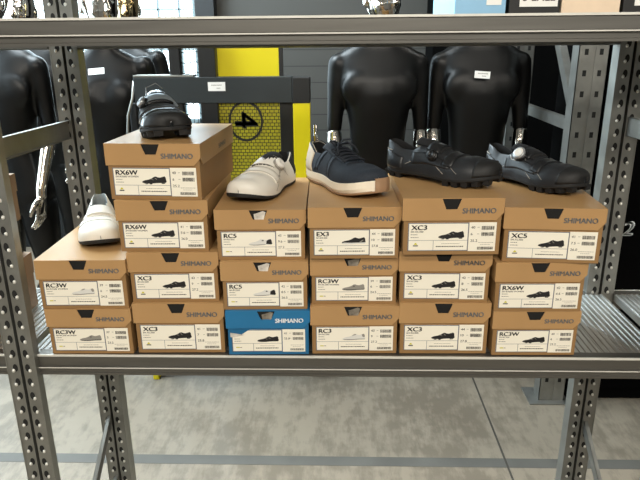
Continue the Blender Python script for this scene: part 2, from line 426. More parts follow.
# ---------------------------------------------------------------- shoe pictograms (side view, toe left)
PIC_OUT = [(0,.10),(.02,.20),(.12,.29),(.28,.36),(.40,.46),(.50,.60),(.57,.64),(.66,.56),(.74,.54),(.84,.60),(.93,.66),(.97,.55),(.98,.35),(1,.18),(.97,.08),(.86,.07),(.70,.06),(.55,.04),(.40,0),(.22,.0),(.08,.03)]
PIC_LUG = [[(.10,0),(.14,-.06),(.22,-.06),(.24,0)],[(.30,0),(.32,-.07),(.40,-.07),(.42,.01)],[(.78,.06),(.80,-.02),(.92,-.01),(.94,.07)]]
def shoe_picture(kind, x0, z0, w, h, y, parent):
    q = MB(); fr = lambda u, v, d: (x0+u*w, y, z0+v*h)
    q.add([fr(u, v, 0) for u, v in PIC_OUT], [tuple(range(len(PIC_OUT)))], 0)
    o = .00015; fo = lambda u, v, d: (x0+u*w, y-o, z0+v*h)
    def poly(p, mi): q.add([fo(u, v, 0) for u, v in p], [tuple(range(len(p)))], mi)
    dark = 1
    if kind in ('black', 'mtb'):
        mats = [M['blackpic'], M['greypic'], M['whitepic']]
        if kind == 'mtb':
            for p in PIC_LUG: poly(p, 0)
        poly([(.36,.40),(.46,.30),(.48,.31),(.39,.43)], 1); poly([(.52,.50),(.60,.36),(.62,.37),(.55,.53)], 1)
    elif kind == 'rc5':
        mats = [M['whitepic'], M['blackpic'], M['greypic']]
        poly([(.74,.14),(.76,.46),(.84,.58),(.93,.64),(.97,.52),(.98,.35),(1,.18),(.96,.10)], 1)
        poly([(.54,.44),(.58,.54),(.64,.52),(.63,.42)], 1); poly([(0,.10),(.08,.03),(.22,0),(.40,0),(.70,.06),(.74,.13),(.5,.10),(.25,.07)], 2)
    elif kind == 'white':
        mats = [M['whitepic'], M['greypic'], M['blackpic']]
        poly([(0,.10),(.08,.03),(.22,0),(.40,0),(.70,.06),(.97,.08),(.98,.15),(.7,.14),(.4,.09),(.1,.10)], 1)
        poly([(.84,.60),(.93,.66),(.97,.55),(.98,.35),(.90,.30),(.86,.42)], 1); poly([(.40,.46),(.50,.60),(.57,.64),(.60,.58),(.50,.48)], 1)
    elif kind == 'grey':
        mats = [M['greypic'], M['blackpic'], M['whitepic']]
        poly([(0,.10),(.08,.03),(.22,0),(.40,0),(.70,.06),(.97,.08),(.98,.15),(.7,.14),(.4,.09),(.1,.10)], 1)
        poly([(.46,.42),(.50,.50),(.56,.48),(.55,.40)], 1)
    else:   # navy casual with pale sole
        mats = [M['blackpic'], M['whitepic'], M['greypic']]
        poly([(0,.08),(.08,.01),(.22,-.03),(.40,-.03),(.70,.03),(.97,.03),(1,.16),(.86,.15),(.7,.14),(.4,.12),(.1,.14)], 1)
        poly([(.72,.18),(.88,.42),(.92,.40),(.80,.18)], 2)
    return q.build('shoe_picture', mats, parent, recalc=False)

# ---------------------------------------------------------------- shoe boxes
DEP = .335
def shoe_box(key, x, y, deg, w, h, base, model, sub, pic, sizes, label, notch='hole', blue=False, group='stacked shoe boxes on the shelf', bold=False):
    t = R(deg); cx = x - math.sin(t)*DEP/2; cy = y + math.cos(t)*DEP/2
    root = thing('shoe_box', label, 'box', (cx, cy, ZS+base+.0012), t, group)
    lh = h*.385; yf = -DEP/2; bw = w-.007
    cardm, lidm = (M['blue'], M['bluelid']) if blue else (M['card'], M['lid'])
    # body
    q = MB(); q.box((-bw/2, yf+.003, 0), (bw/2, DEP/2-.003, h-.004))
    q.build('body', [cardm], root, bevel=.0012)
    # lid: front panel with a finger notch in its top edge and one cut corner
    q = MB(); nw, nb, nd = .021, .012, lh*.50; nc = -.004
    zt, zb = h, h-lh
    fr = [(-w/2, zb), (w/2-.016, zb), (w/2, zb+lh*.36), (w/2, zt-.0016), (nc+nw, zt-.0016), (nc+nb, zt-nd), (nc-nb, zt-nd), (nc-nw, zt-.0016), (-w/2, zt-.0016)]
    q.prism(fr, XZ(yf), 0, .0018)
    # top with small notch return
    q.box((-w/2, yf+.0018, zt-.0016), (w/2, DEP/2, zt))
    q.box((-w/2, yf, zt-.0016), (nc-nw, yf+.0018, zt)); q.box((nc+nw, yf, zt-.0016), (w/2, yf+.0018, zt))
    q.box((-w/2, DEP/2-.0018, zb), (w/2, DEP/2, zt-.0016))
    for s in (-1, 1):
        a, b = (w/2-.0018, w/2) if s > 0 else (-w/2, -w/2+.0018)
        side = [(yf+.0018 + (.0 if s < 0 else 0), zb+(lh*.36 if s > 0 else 0)), (yf+.0018+(.016 if s > 0 else .002), zb), (DEP/2-.0018, zb), (DEP/2-.0018, zt-.0016), (yf+.0018, zt-.0016)]
        q.prism(side, lambda u, v, d: (d, u, v), a, b)
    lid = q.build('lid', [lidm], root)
    # what shows through the notch
    q = MB(); q.add([(nc-nw, yf+.0026, zt-.002), (nc+nw, yf+.0026, zt-.002), (nc+nb+.002, yf+.0026, zt-nd-.003), (nc-nb-.002, yf+.0026, zt-nd-.003)], [(0, 1, 2, 3)], 0)
    mats = [M['hole']]
    if notch != 'hole':
        q.add([(nc-nw*.5, yf+.0022, zt-nd*.45), (nc-nw*.1, yf+.0022, zt-nd*.35), (nc+nw*.5, yf+.0022, zt-nd*.15), (nc+nw*.80, yf+.0022, zt-nd*.25), (nc+nb, yf+.0022, zt-nd-.001), (nc-nb*.7, yf+.0022, zt-nd-.001)], [(0, 1, 2, 3, 4, 5)], 1)
        mats.append(M[notch])
    q.build('finger_notch', mats, lid, recalc=False)
    inkm = M['whiteink'] if blue else M['brand']
    q = MB(); q.text('SHIMANO', lh*.24, lambda u, v, d: (w*.09+u, yf-.0004, zb+lh*.32+v), 0, 1.3, bold=.04, maxw=w*.33)
    q.build('brand_lettering', inkm, lid, recalc=False)
    if key == 'B3':
        q = MB(); q.text('SHIMANO', lh*.24, lambda u, v, d: (w/2+.0004, .0+u, zb+lh*.22+v), 0, 1.3, bold=.04, maxw=.075)
        q.build('brand_lettering', inkm, lid, recalc=False)
    # white label
    zl0 = (h-lh)*.12; zl1 = (h-lh)*.93; hl = zl1-zl0
    xl0 = -bw/2+bw*.045; xl1 = -bw/2+bw*.672; wl = xl1-xl0; y0 = yf+.003
    q = MB(); q.box((xl0, y0-.0005, zl0), (xl1, y0, zl1), 0); y1 = y0-.0006
    def rect(a, b, c, d, mi, yy=y1): q.add([(a, yy, c), (b, yy, c), (b, yy, d), (a, yy, d)], [(0, 1, 2, 3)], mi)
    bt = .0019
    rect(xl0, xl0+bt, zl0, zl1, 1); rect(xl1-bt, xl1, zl0, zl1, 1); rect(xl0, xl1, zl0, zl0+bt*.8, 1); rect(xl0, xl1, zl1-bt, zl1, 1)
    zm = zl0+hl*.37; xm = xl0+wl*.42
    rect(xl0+bt, xl1-bt, zm, zm+.0008, 1); rect(xm, xm+.0009, zl0, zm, 1)
    # fine print as tiny word blocks, icon
    rnd = random.Random(hash(key) % 1000 if False else sum(map(ord, key)))
    def words(xa, xb, z, hh, mi=3, yy=y1):
        xx = xa
        while xx < xb:
            l = rnd.uniform(.0016, .0042); rect(xx, min(xx+l, xb), z, z+hh, mi, yy); xx += l+.0009
    words(xl0+.006, xl0+.006+wl*.11, zm+hl*.20, .0016); words(xl0+.006, xl0+.006+wl*.13, zm+hl*.10, .0016)
    words(xm+wl*.05, xl1-.010, zl0+hl*.14, .0022, 2); words(xm+wl*.14, xl1-.018, zl0+hl*.25, .0010)
    xi, zi = xl0+wl*.13, zl0+hl*.22
    if bold or model.startswith(('X', 'RX', 'E')):
        pk = [(-.004, 0), (-.002, .0032), (0, .0048), (.002, .0032), (.004, 0)]
        q.add([(xi+u, y1, zi+v) for u, v in pk], [(0, 1, 2, 3, 4)], 4); rect(xi-.0055, xi+.0055, zi-.0036, zi-.0012, 2)
    else:
        rect(xi-.0065, xi+.002, zi-.0026, zi-.0002, 4); rect(xi+.003, xi+.0075, zi-.0022, zi-.0006, 3)
    lab = q.build('label', [M['label'], M['border'], M['ink'], M['fine'], M['icon']], root, recalc=False)
    if model:
        q = MB(); q.text(model, hl*.165, lambda u, v, d: (xl0+.0072+u, y1, zl0+hl*.75+v), 0, 1.2, bold=.042)
        q.text(sub, hl*.062, lambda u, v, d: (xl0+.006+u, y1, zl0+hl*.655+v), 0, 1.1, bold=.02)
        q.build('model_lettering', M['ink'], lab, recalc=False)
    else:
        q = MB()
        q.add([(xl0-.002, y1-.0004, zl1+.001), (xl0+wl*.36, y1-.0004, zl1+.001), (xl0+wl*.20, y1-.0004, zl1-hl*.20), (xl0-.002, y1-.0004, zl1-hl*.30)], [(0, 1, 2, 3)], 0)
        q.add([(xl0-.003, y1-.0006, zl1-hl*.12), (xl0+wl*.25, y1-.0006, zl1-hl*.22), (xl0+wl*.05, y1-.0006, zl1-hl*.34), (xl0-.003, y1-.0006, zl1-hl*.32)], [(0, 1, 2, 3)], 1)
        q.build('torn_paper', [cardm, M['tissue']], lab, recalc=False)
    shoe_picture(pic, xl0+wl*.50, zl0+hl*.44, wl*.43, hl*.40, y1-.0001, lab)
    # size sticker with barcodes
    xs0, xs1 = xl1+.0005, -bw/2+bw*.955; ws = xs1-xs0; zs0, zs1 = zl0-.001, zl1+.0005
    q = MB(); q.box((xs0, y0-.0006, zs0), (xs1, y0, zs1), 0); y2 = y0-.0008
    for i, s_ in enumerate(sizes):
        zz = zs1-hl*(.20+.235*i)
        q.text(s_, hl*.09, lambda u, v, d: (xs0+ws*.07+u, y2, zz+v-hl*.02), 1, 1.1, bold=.01)
        if i < 2: rect(xs0+ws*.30, xs0+ws*.38, zz+hl*.02, zz+hl*.035, 2, y2)
    words(xs0+ws*.36, xs1-ws*.07, zs0+hl*.30, .0010, 2, y2); words(xs0+ws*.45, xs1-ws*.2, zs0+hl*.23, .0008, 2, y2)
    st = q.build('size_sticker', [M['label'], M['ink'], M['fine']], root, recalc=False)
    def bars(xa, xb, za, zb_):
        q = MB(); xx = xa
        while xx < xb:
            l = rnd.uniform(.0005, .0013); q.add([(xx, y2-.0001, za), (min(xx+l, xb), y2-.0001, za), (min(xx+l, xb), y2-.0001, zb_), (xx, y2-.0001, zb_)], [(0, 1, 2, 3)], 0); xx += l+rnd.uniform(.0003, .0009)
        q.build('barcode', M['ink'], st, recalc=False)
    bars(xs0+ws*.46, xs1-ws*.08, zs1-hl*.26, zs1-hl*.13); bars(xs0+ws*.46, xs1-ws*.08, zs1-hl*.48, zs1-hl*.35)
    za = zs0+hl*.055
    bars(xs0+ws*.34, xs1-ws*.07, za, za+hl*.10)
    return root

W = 'brown shoe box'
# key: x, y, yaw, width, height, base, model, sub, picture, sizes, label, notch
BX = [
 ('A0',-.592,1.3039,.8,.2043,.1187,0,'RC3W','SH-RC300 WOMEN','grey',('37','5','23.2'),'brown shoe box on the deck at the far left end, grey shoe pictured','hole'),
 ('A1',-.5950,1.3045,1.4,.2105,.1224,.1187,'RC3W','SH-RC300 WOMEN','white',('39','6','24.5'),'brown shoe box at the far left with a plain white shoe lying on its lid','hole'),
 ('B0',-.378,1.3118,1.1,.217,.1306,0,'XC3','SH-XC300','mtb',('41','7','25.8'),'brown shoe box at the bottom of the four-high stack, standing on the deck','hole'),
 ('B1',-.3830,1.319,1.6,.2115,.1246,.1306,'XC3','SH-XC300','mtb',('43','9','27.2'),'brown shoe box second from the bottom of the four-high stack','hole'),
 ('B2',-.3997,1.324,.6,.2109,.1222,.2552,'RX6W','SH-RX600 WOMEN','mtb',('41','5.6','26.0'),'brown shoe box third from the bottom of the four-high stack','hole'),
 ('B3',-.4099,1.3285,-2.79,.2160,.1271,.3774,'RX6W','SH-RX600 WOMEN','mtb',('40','6','25.2'),'topmost brown shoe box of the four-high stack, its right side showing','hole'),
 ('C0',-.166,1.3057,1.6,.1985,.1152,0,'','','black',('41','25.8',''),'bright blue shoe box with white lettering on the shelf deck','greytissue'),
 ('C1',-.1705,1.3115,1.5,.2030,.1202,.1152,'RC5','SH-RC502','rc5',('42','8.5','26.5'),'brown shoe box directly on top of the blue box, crumpled paper in its notch','tissue'),
 ('C2',-.1768,1.3235,1.3,.2080,.1201,.2354,'RC5','SH-RC502','rc5',('43','9.6','27.2'),'brown shoe box carrying the white shoe with a round dial, two above the blue box','tissue'),
 ('D0',.0385,1.3128,1.4,.2085,.1246,0,'RC3','SH-RC300','white',('43','9','27.2'),'brown shoe box on the deck immediately right of the blue box','greytissue'),
 ('D1',.0365,1.3248,1.2,.2045,.1189,.1246,'RC3W','SH-RC300 WOMEN','grey',('39','6','24.5'),'brown shoe box in the middle of the stack under the navy shoe, grey shoe pictured','greytissue'),
 ('D2',.0358,1.3089,1.5,.2080,.1216,.2435,'EX3','SH-EX300','navy',('44','10','27.8'),'brown shoe box carrying the navy lace-up shoe with the thick white sole','hole'),
 ('E0',.2495,1.3154,.68,.2135,.1323,0,'XC3','SH-XC300','mtb',('44','10','27.8'),'brown shoe box on the deck at the bottom of the second stack from the right','hole'),
 ('E1',.2445,1.319,0,.2115,.1264,.1323,'XC3','SH-XC300','mtb',('42','8','26.5'),'brown shoe box in the middle of the second stack from the right','hole'),
 ('E2',.2505,1.2941,1.3,.2200,.1305,.2588,'XC3','SH-XC300','mtb',('40','6','25.2'),'large brown shoe box at the top of the second stack from the right','hole'),
 ('F0',.4615,1.3102,.9,.2029,.1149,0,'RC3W','SH-RC300','mtb',('40','6','25.2'),'brown shoe box on the deck at the bottom of the rightmost stack','hole'),
 ('F1',.4595,1.3073,.65,.2065,.1216,.1149,'RX6W','SH-RX600 WOMEN','mtb',('42','6.6','26.5'),'brown shoe box in the middle of the rightmost stack','hole'),
 ('F2',.4742,1.3042,-3.83,.2180,.1277,.2366,'XC5','SH-XC502','mtb',('41','7.5','26.0'),'brown shoe box at the top of the rightmost stack, turned slightly to the right','hole'),
]
TOP = {}
for r in BX:
    shoe_box(r[0], *r[1:7], r[7], r[8], r[9], r[10], r[11], r[12], blue=(r[0] == 'C0'))
    TOP[r[0]] = ZS+r[6]+r[5]+.0014

# plain boxes in the next bay on the left
def plain_box(x1, y0, z0, w, d, h, m, label, cat='box', group='boxes in the left bay'):
    root = thing('cardboard_box', label, cat, (x1-w/2, y0+d/2, z0), 0, group)
    q = MB(); q.box((-w/2+.002, -d/2+.002, 0), (w/2-.002, d/2-.002, h-.003)); q.build('body', m, root, bevel=.001)
    q = MB(); zb = h*.62
    q.box((-w/2, -d/2, h-.002), (w/2, d/2, h))
    q.box((-w/2, -d/2, zb), (w/2, -d/2+.0016, h-.002)); q.box((-w/2, d/2-.0016, zb), (w/2, d/2, h-.002))
    q.box((-w/2, -d/2+.0016, zb), (-w/2+.0016, d/2-.0016, h-.002)); q.box((w/2-.0016, -d/2+.0016, zb), (w/2, d/2-.0016, h-.002))
    q.build('lid', m, root)
    return root
plain_box(-.862, 1.315, ZS+.0012, .24, .285, .158, M['plainbrown'], 'lowest plain brown box of the stack behind the left front upright')
plain_box(-.880, 1.315, ZS+.1595, .22, .285, .096, M['topblack'], 'black box between the two plain brown boxes behind the left front upright')
plain_box(-.872, 1.315, ZS+.2557, .23, .285, .128, M['plainbrown'], 'plain brown box at the top of the stack behind the left front upright')

# boxes on the upper shelf, only their lower edges in view
def upper_box(x0, x1, m, label, d=.30, h=.13, sticker=None, word='', y0=1.335):
    root = thing('shoe_box', label, 'box', ((x0+x1)/2, y0+d/2, 1.6003), 0, 'boxes on the upper shelf'); w = x1-x0
    q = MB(); q.box((-w/2, -d/2, 0), (w/2, d/2, h-.002)); q.build('body', m, root, bevel=.0015)
    q = MB(); q.box((-w/2-.002, -d/2-.002, h*.66), (w/2+.002, d/2+.002, h+.001)); q.build('lid', m, root, bevel=.001)
    if sticker:
        a, b, zz = sticker
        q = MB(); q.box((a, -d/2-.0008, zz), (b, -d/2, zz+.045), 0)
        q.text(word, .016, lambda u, v, dd: (a+.006+u, -d/2-.001, zz+.011+v), 1, 1.1, bold=.012, maxw=b-a-.012)
        q.build('label', [M['paper'], M['ink']], root, recalc=False)
upper_box(.235, .338, M['topblue'], 'pale blue box on the upper shelf with a white tag near its right edge', sticker=(.012, .042, .032), word='SH')
upper_box(.344, .446, M['topblack'], 'black box on the upper shelf with a white lettered label', sticker=(-.030, .046, .028), word='S-EXLE')
upper_box(.4495, .566, M['topbeige'], 'plain beige box on the upper shelf between two black boxes')
upper_box(.572, .700, M['topblack'], 'black box at the right end of the upper shelf', sticker=(-.042, .05, .028), word='S-EXLE')

# ---------------------------------------------------------------- shoes
def pchip(xs, ys):
    n = len(xs); d = [(ys[i+1]-ys[i])/(xs[i+1]-xs[i]) for i in range(n-1)]
    m = [d[0]]+[0 if d[i-1]*d[i] <= 0 else 2*d[i-1]*d[i]/(d[i-1]+d[i]) for i in range(1, n-1)]+[d[-1]]
    def f(x):
        x = min(max(x, xs[0]), xs[-1]); i = 0
        while i < n-2 and x > xs[i+1]: i += 1
        h = xs[i+1]-xs[i]; s = (x-xs[i])/h
        return ((1+2*s)*(1-s)**2*ys[i]+s*(1-s)**2*h*m[i]+s*s*(3-2*s)*ys[i+1]+s*s*(s-1)*h*m[i+1])
    return f
def sstep(a, b, x):
    t = min(max((x-a)/(b-a), 0), 1); return t*t*(3-2*t)

class Last:
    """parametric shoe: x heel->toe, y left, z up"""
    def __init__(s, L=.285, wide=1., medial=1, sole=.009, lift=.0, heel=.078, dip=.058, throat=.098, toe=.040, topen=.40, spring=.016, collar=.6):
        s.L = L; s.sole = sole; s.lift = lift; s.topen = topen; s.collar = collar
        s.wf = pchip([0,.012,.04,.10,.18,.34,.50,.64,.74,.84,.91,.955,.985,1], [k*wide for k in [0,.011,.0215,.0300,.0330,.0325,.0380,.0445,.0462,.0440,.0385,.0305,.0190,0]])
        s.zb = pchip([0,.06,.2,.45,.62,.72,.85,1], [.004,.001,0,.002,.0,.001,.006,spring])
        s.h = pchip([0,.40,.48,.58,.68,.78,.88,.94,.98,1], [throat,throat,throat*.93,throat*.80,throat*.68,toe*1.27,toe,toe*.86,toe*.60,toe*.25])
        s.hr = pchip([0,.03,.10,.20,.28,.36,.42,.5], [heel*.92,heel,heel*.93,dip,dip*1.0,dip*1.22,throat*.88,throat*.9])
        s.cy = pchip([0,.3,.7,1], [0,0,.002*medial,.009*medial])
    def w(s, t): return s.wf(t)
    def z0(s, t): return s.lift+s.zb(t)+s.sole
    PR = R(58)
    def point(s, t, ph, closed=False):
        """ph 0 (left sole edge) .. pi (right sole edge)"""
        sg = 1 if ph <= math.pi/2 else -1
        th = ph if ph <= math.pi/2 else math.pi-ph
        w = s.w(t); h = s.h(t); e = .80
        c, q = max(math.cos(th), 0)**e, math.sin(th)**e
        Pc = (w*c, h*q)
        b = 1 if closed else sstep(s.topen-.05, s.topen+.05, t)
        if b < 1:
            hr = s.hr(t); k = th/s.PR; wr = w*s.collar
            if t < .06: wr = w*(.80-.2*t/.06)*1.0
            if k <= 1:
                Po = (w*(1+.06*math.sin(math.pi*min(k*1.3, 1))) + (wr-w)*k**2.2, hr*k)
            else:
                k2 = (th-s.PR)/(math.pi/2-s.PR)
                wi = max(wr-.0045, 0); fl = max(w-.006, 0)
                if k2 < .12: Po = (wr-(wr-wi)*k2/.12, hr+.0015*math.sin(math.pi*k2/.12))
                elif k2 < .6:
                    a = (k2-.12)/.48; Po = (wi+(fl-wi)*a*.8, hr-(hr-.004)*a)
                else:
                    a = (k2-.6)/.4; Po = ((wi+(fl-wi)*.8)*(1-a), .004)
            P = (Po[0]+(Pc[0]-Po[0])*b, Po[1]+(Pc[1]-Po[1])*b)
        else: P = Pc
        return Vector((t*s.L, s.cy(t)+sg*P[0], s.z0(t)+P[1]))
    def surf(s, t, ph, off=0., closed=True):
        t = min(max(t, .001), .999)
        p = s.point(t, ph, closed)
        a = s.point(min(t+.008, 1), ph, closed)-s.point(max(t-.008, 0), ph, closed)
        b = s.point(t, min(ph+.03, math.pi), closed)-s.point(t, max(ph-.03, 0), closed)
        n = b.cross(a)
        if n.length < 1e-12: n = Vector((0, 0, 1))
        n.normalize()
        return p+n*off, n, a.normalized()
    def upper(s, parent, m, mlin):
        ts = sorted(set([.0005,.004,.012,.024,.04,.06]+[.06+.02*i for i in range(1, 46)]+[s.topen-.04,s.topen-.02,s.topen,s.topen+.03,.965,.975,.985,.992,.997,.9995]))
        ts = [t for t in ts if t < 1]
        PR = s.PR
        half = [PR*i/12 for i in range(13)]+[PR+(math.pi/2-PR)*k for k in (.06,.12,.24,.36,.48,.6,.8,1.)]
        phs = half+[math.pi-p for p in reversed(half[:-1])]
        P = [[s.point(t, p) for p in phs] for t in ts]
        nv = len(phs)
        up, ln = MB(), MB()
        for i in range(len(ts)-1):
            for j in range(nv-1):
                inside = 13 <= j < nv-14 and ts[i] < s.topen+.01
                (ln if inside else up).add([P[i][j], P[i+1][j], P[i+1][j+1], P[i][j+1]], [(0, 1, 2, 3)], 0, True)
        o = up.build('upper', m, parent); ln.build('lining', mlin, parent)
        return o
    def outsole(s, name, parent, m, z_lo=0., z_hi=None, grow=.0015, t0=0., t1=1., rocker=True):
        """slab following the sole outline from lift+zb+z_lo up to z_hi (relative)"""
        z_hi = s.sole if z_hi is None else z_hi
        ts = [0,.004,.012,.024,.04,.07]+[.1+.03*i for i in range(28)]+[.93,.95,.965,.98,.99,.996,1]
        ts = [t for t in ts if t0 <= t <= t1]
        P = []
        for t in ts:
            w = s.w(t)*.97+grow*min(1, 40*t, 40*(1-t)); c = s.cy(t); za = s.lift+s.zb(t)+z_lo; zb = s.lift+s.zb(t)+z_hi
            xx = t*s.L + (grow if t > .99 else (-grow if t < .01 else 0))
            zm = za+(zb-za)*.35
            P.append([Vector((xx, c+y, z)) for y, z in ((-w*.9, za), (-w, zm), (-w, zb), (-w*.5, zb), (w*.5, zb), (w, zb), (w, zm), (w*.9, za))])
        q = MB(); q.grid(P, 0, False, closed=True)
        n = 8; q.f.append(list(range(n))); q.m.append(0); q.sm.append(False)
        e = (len(ts)-1)*n; q.f.append([e+i for i in range(n)]); q.m.append(0); q.sm.append(False)
        return q.build(name, m, parent, bevel=.001)
    def lugs(s, parent, m, toe=(.64,.72,.80,.88,.95), heel=(.03,.10,.17)):
        for t in list(toe)+list(heel):
            for sg in (-1, 1):
                w = s.w(t); 
                if w < .01: continue
                l = .0085; q = MB(); zt = s.lift+s.zb(t)+.002; c = s.cy(t)
                y0, y1 = c+sg*w*.42, c+sg*w*.97
                zb = s.zb(t)
                vs = []
                for z, k in ((zt, 1.), (zb, .82)):
                    for dx, yy in ((-l, y0), (l, y0), (l, y1), (-l, y1)):
                        ym = (y0+y1)/2; vs.append((t*s.L+dx*k, ym+(yy-ym)*k, z))
                q.add(vs, [(0,3,2,1),(4,5,6,7),(0,1,5,4),(1,2,6,5),(2,3,7,6),(3,0,4,7)])
                q.build('tread_lug', m, parent)
    def patch(s, name, parent, m, corners, off=.0022, th=.003, nu=14, nv=8, bulge=0., closed=True, bevel=.0006):
        """corners: function (u,v)->(t,ph)"""
        A = [[s.surf(*corners(i/nu, j/nv), off+bulge*math.sin(math.pi*i/nu)*math.sin(math.pi*j/nv), closed)[0] for j in range(nv+1)] for i in range(nu+1)]
        B = [[s.surf(*corners(i/nu, j/nv), off-th, closed)[0] for j in range(nv+1)] for i in range(nu+1)]
        q = MB(); q.grid(A, 0, True); q.grid(B, 0, True)
        def strip(a, b):
            q.grid([a, b], 0, False)
        strip([r[0] for r in A], [r[0] for r in B]); strip([r[-1] for r in A], [r[-1] for r in B]); strip(A[0], B[0]); strip(A[-1], B[-1])
        return q.build(name, m, parent)
    def line(s, q, pts, r=.0007, off=.0004, mi=0, n=8):
        """seam line along (t,ph) control points"""
        P = []
        for i in range(len(pts)-1):
            for k in range(n):
                a = k/n; P.append((pts[i][0]+(pts[i+1][0]-pts[i][0])*a, pts[i][1]+(pts[i+1][1]-pts[i][1])*a))
        P.append(pts[-1])
        q.tube([s.surf(t, p, off)[0] for t, p in P], r, 6, mi)
    def dial(s, parent, t, ph, m_rim, m_cap, r=.0125, off=.002, ring=None):
        p, n, a = s.surf(t, ph, off)
        T = Matrix.Translation(p) @ n.to_track_quat('Z', 'Y').to_matrix().to_4x4()
        q = MB(); q.lathe([(r*1.18, -.003), (r*1.15, .002), (r*1.02, .003)], T, 28, 1)
        q.lathe([(r, .002), (r*1.0, .0075), (r*.92, .0088), (r*.80, .0092)], T, 36, 0, True, .05)
        d = q.build('dial', [m_rim, M['dialblack'] if ring is None else ring], parent)
        q = MB(); q.lathe([(r*.78, .0088), (r*.76, .0100), (r*.45, .0104), (r*.42, .0098), (r*.1, .0098)], T, 28, 0)
        q.build('dial_cap', m_cap, d)
        return d
    def decal(s, q, string, size, t, ph, along=1, mi=0, up=1, bold=.01):
        """lettering laid on the surface: along toe direction"""
        p, n, a = s.surf(t, ph, .0012)
        b = n.cross(a).normalized()
        q.text(string, size, lambda u, v, d: p+a*u*along+b*v*up+n*.0006, mi, 1.1, 'C', bold)

def place(label, toe, heading, Z, L, roll=0):
    """thing whose local origin is the heel end, set so that the toe tip lies at toe"""
    h = R(heading)
    return thing('shoe', label, 'shoe', (toe[0]-L*math.cos(h), toe[1]-L*math.sin(h), Z), h, 'display shoes on the boxes')
PI = math.pi

def tongue(s, parent, m, rise=.016, t0=.355, t1=.56, wdt=.55):
    def surf(u, v, o):
        t = t0+(t1-t0)*u; ph = PI/2+(v-.5)*2*wdt
        p, n, a = s.surf(t, ph, 0, True)
        return p+Vector((-.012*(1-u)**2, 0, rise*(1-u)**1.5*(1-.5*abs(v-.5)*2)))+n*o
    A = [[surf(i/12, j/8, .003) for j in range(9)] for i in range(13)]; B = [[surf(i/12, j/8, -.002) for j in range(9)] for i in range(13)]
    q = MB(); q.grid(A); q.grid(B)
    for a, b in (([r[0] for r in A], [r[0] for r in B]), ([r[-1] for r in A], [r[-1] for r in B]), (A[0], B[0]), (A[-1], B[-1])): q.grid([a, b], 0)
    return q.build('tongue', m, parent)

# --- black mountain shoe with silver dial on the top left box, toe to the viewer
def mtb_shoe(label, toe, heading, Z, L, up, strapm, dialt, dialph, rim, cap, second=True, silver=None, lateral=-1, wide=1., dialr=.0125, upper_strap=True, low=True):  # silver: material that paints a highlight onto the upper strap
    s = Last(L=L, wide=wide, medial=-lateral, sole=.008, lift=.010, heel=.066, dip=.050, throat=.070, toe=.037, spring=.014)
    r = place(label, toe, heading, Z, L)
    s.upper(r, up, M['lining']); s.outsole('outsole', r, M['rubber']); s.lugs(r, M['rubber'])
    tongue(s, r, M['lining'] if silver is None else up, .007)
    lat = (lambda d: R(d)) if lateral > 0 else (lambda d: PI-R(d))
    # rubber toe bumper
    s.patch('toe_guard', r, M['rubber'], lambda u, v: (.80+.195*v, R(4)+u*(PI-R(8))) if False else (.86+.137*v, R(3)+u*(PI-R(6))), .0014, .002, 24, 8)
    # forefoot strap
    if low: s.patch('strap', r, strapm, lambda u, v: (.60+.085*v+.02*u, lat(28)+(lat(150)-lat(28))*u), .0032, .004, 16, 4)
    if upper_strap: s.patch('strap', r, strapm if silver is None else silver, lambda u, v: (.435+.10*v, lat(52)+(lat(140)-lat(52))*u), .0048, .005, 16, 4)
    # overlay panel along the side below the dial
    s.patch('side_overlay', r, strapm, lambda u, v: (.30+.36*u, lat(12+26*v+10*u)), .0016, .002, 14, 6)
    s.patch('heel_cup', r, strapm, lambda u, v: (.012+.20*v, R(6)+R(34)*u) if True else None, .0016, .002, 8, 8, closed=False)
    s.patch('heel_cup', r, strapm, lambda u, v: (.012+.20*v, PI-R(6)-R(34)*u), .0016, .002, 8, 8, closed=False)
    s.dial(r, dialt, lat(dialph), rim, cap, dialr, .005)
    q = MB(); 
    s.line(q, [(.18, lat(4)), (.34, lat(22)), (.50, lat(26)), (.62, lat(8))], .0008)
    s.line(q, [(.46, lat(60)), (.54, lat(36)), (.66, lat(34)), (.74, lat(12))], .0006)
    s.line(q, [(.03, lat(38)), (.10, lat(37))], .0012, .002)
    q.build('seam_line', M['seamgrey'], r)
    return s, r, lat

S1 = mtb_shoe('glossy black shoe with silver dial and toe pointing at the viewer, on the tallest stack', (-.379, 1.360), -68, TOP['B3'], .275, M['blackgloss'], M['strapblack'], .50, 48, M['dialsilver'], M['dialsilver'], silver=M['strapsheen'], wide=1.24)  # silver argument: upper strap coloured as its highlight
q = MB(); s1, r1, lat1 = S1
q.tube([s1.surf(.40, lat1(62), .004)[0]+Vector((0, 0, .0)), s1.surf(.36, lat1(72), .02)[0], s1.surf(.36, PI/2, .026)[0], s1.surf(.39, PI/2-.2, .014)[0]], .0012, 8)
q.build('pull_loop', M['dialsilver'], r1)

# --- black shoe on the large box, toe to the right
S5 = mtb_shoe('black shoe with small black dial, on the second stack from the right', (.360, 1.374), -40, TOP['E2'], .298, M['blackupper'], M['strapblack'], .50, 40, M['dialblack'], M['dialblack'], wide=1.16, dialr=.0115)
q = MB(); s_, r_, lt = S5; s_.decal(q, 'SHIMANO', .0045, .50, lt(76), 1, up=-1); q.build('brand_lettering', M['seamgrey'], r_, recalc=False)
# --- black shoe with pale dial on the right stack
S6 = mtb_shoe('black shoe with a large pale grey dial, on the rightmost stack', (.563, 1.402), -57, TOP['F2'], .288, M['blackupper'], M['strapblack'], .44, 52, M['dialsilver'], M['dialwhite'], wide=1.16, dialr=.0155)
q = MB(); s_, r_, lt = S6; s_.line(q, [(.34, lt(44)), (.36, lt(34)), (.42, lt(32)), (.43, lt(38))], .0009, .003); q.build('pull_loop', M['dialwhite'], r_)

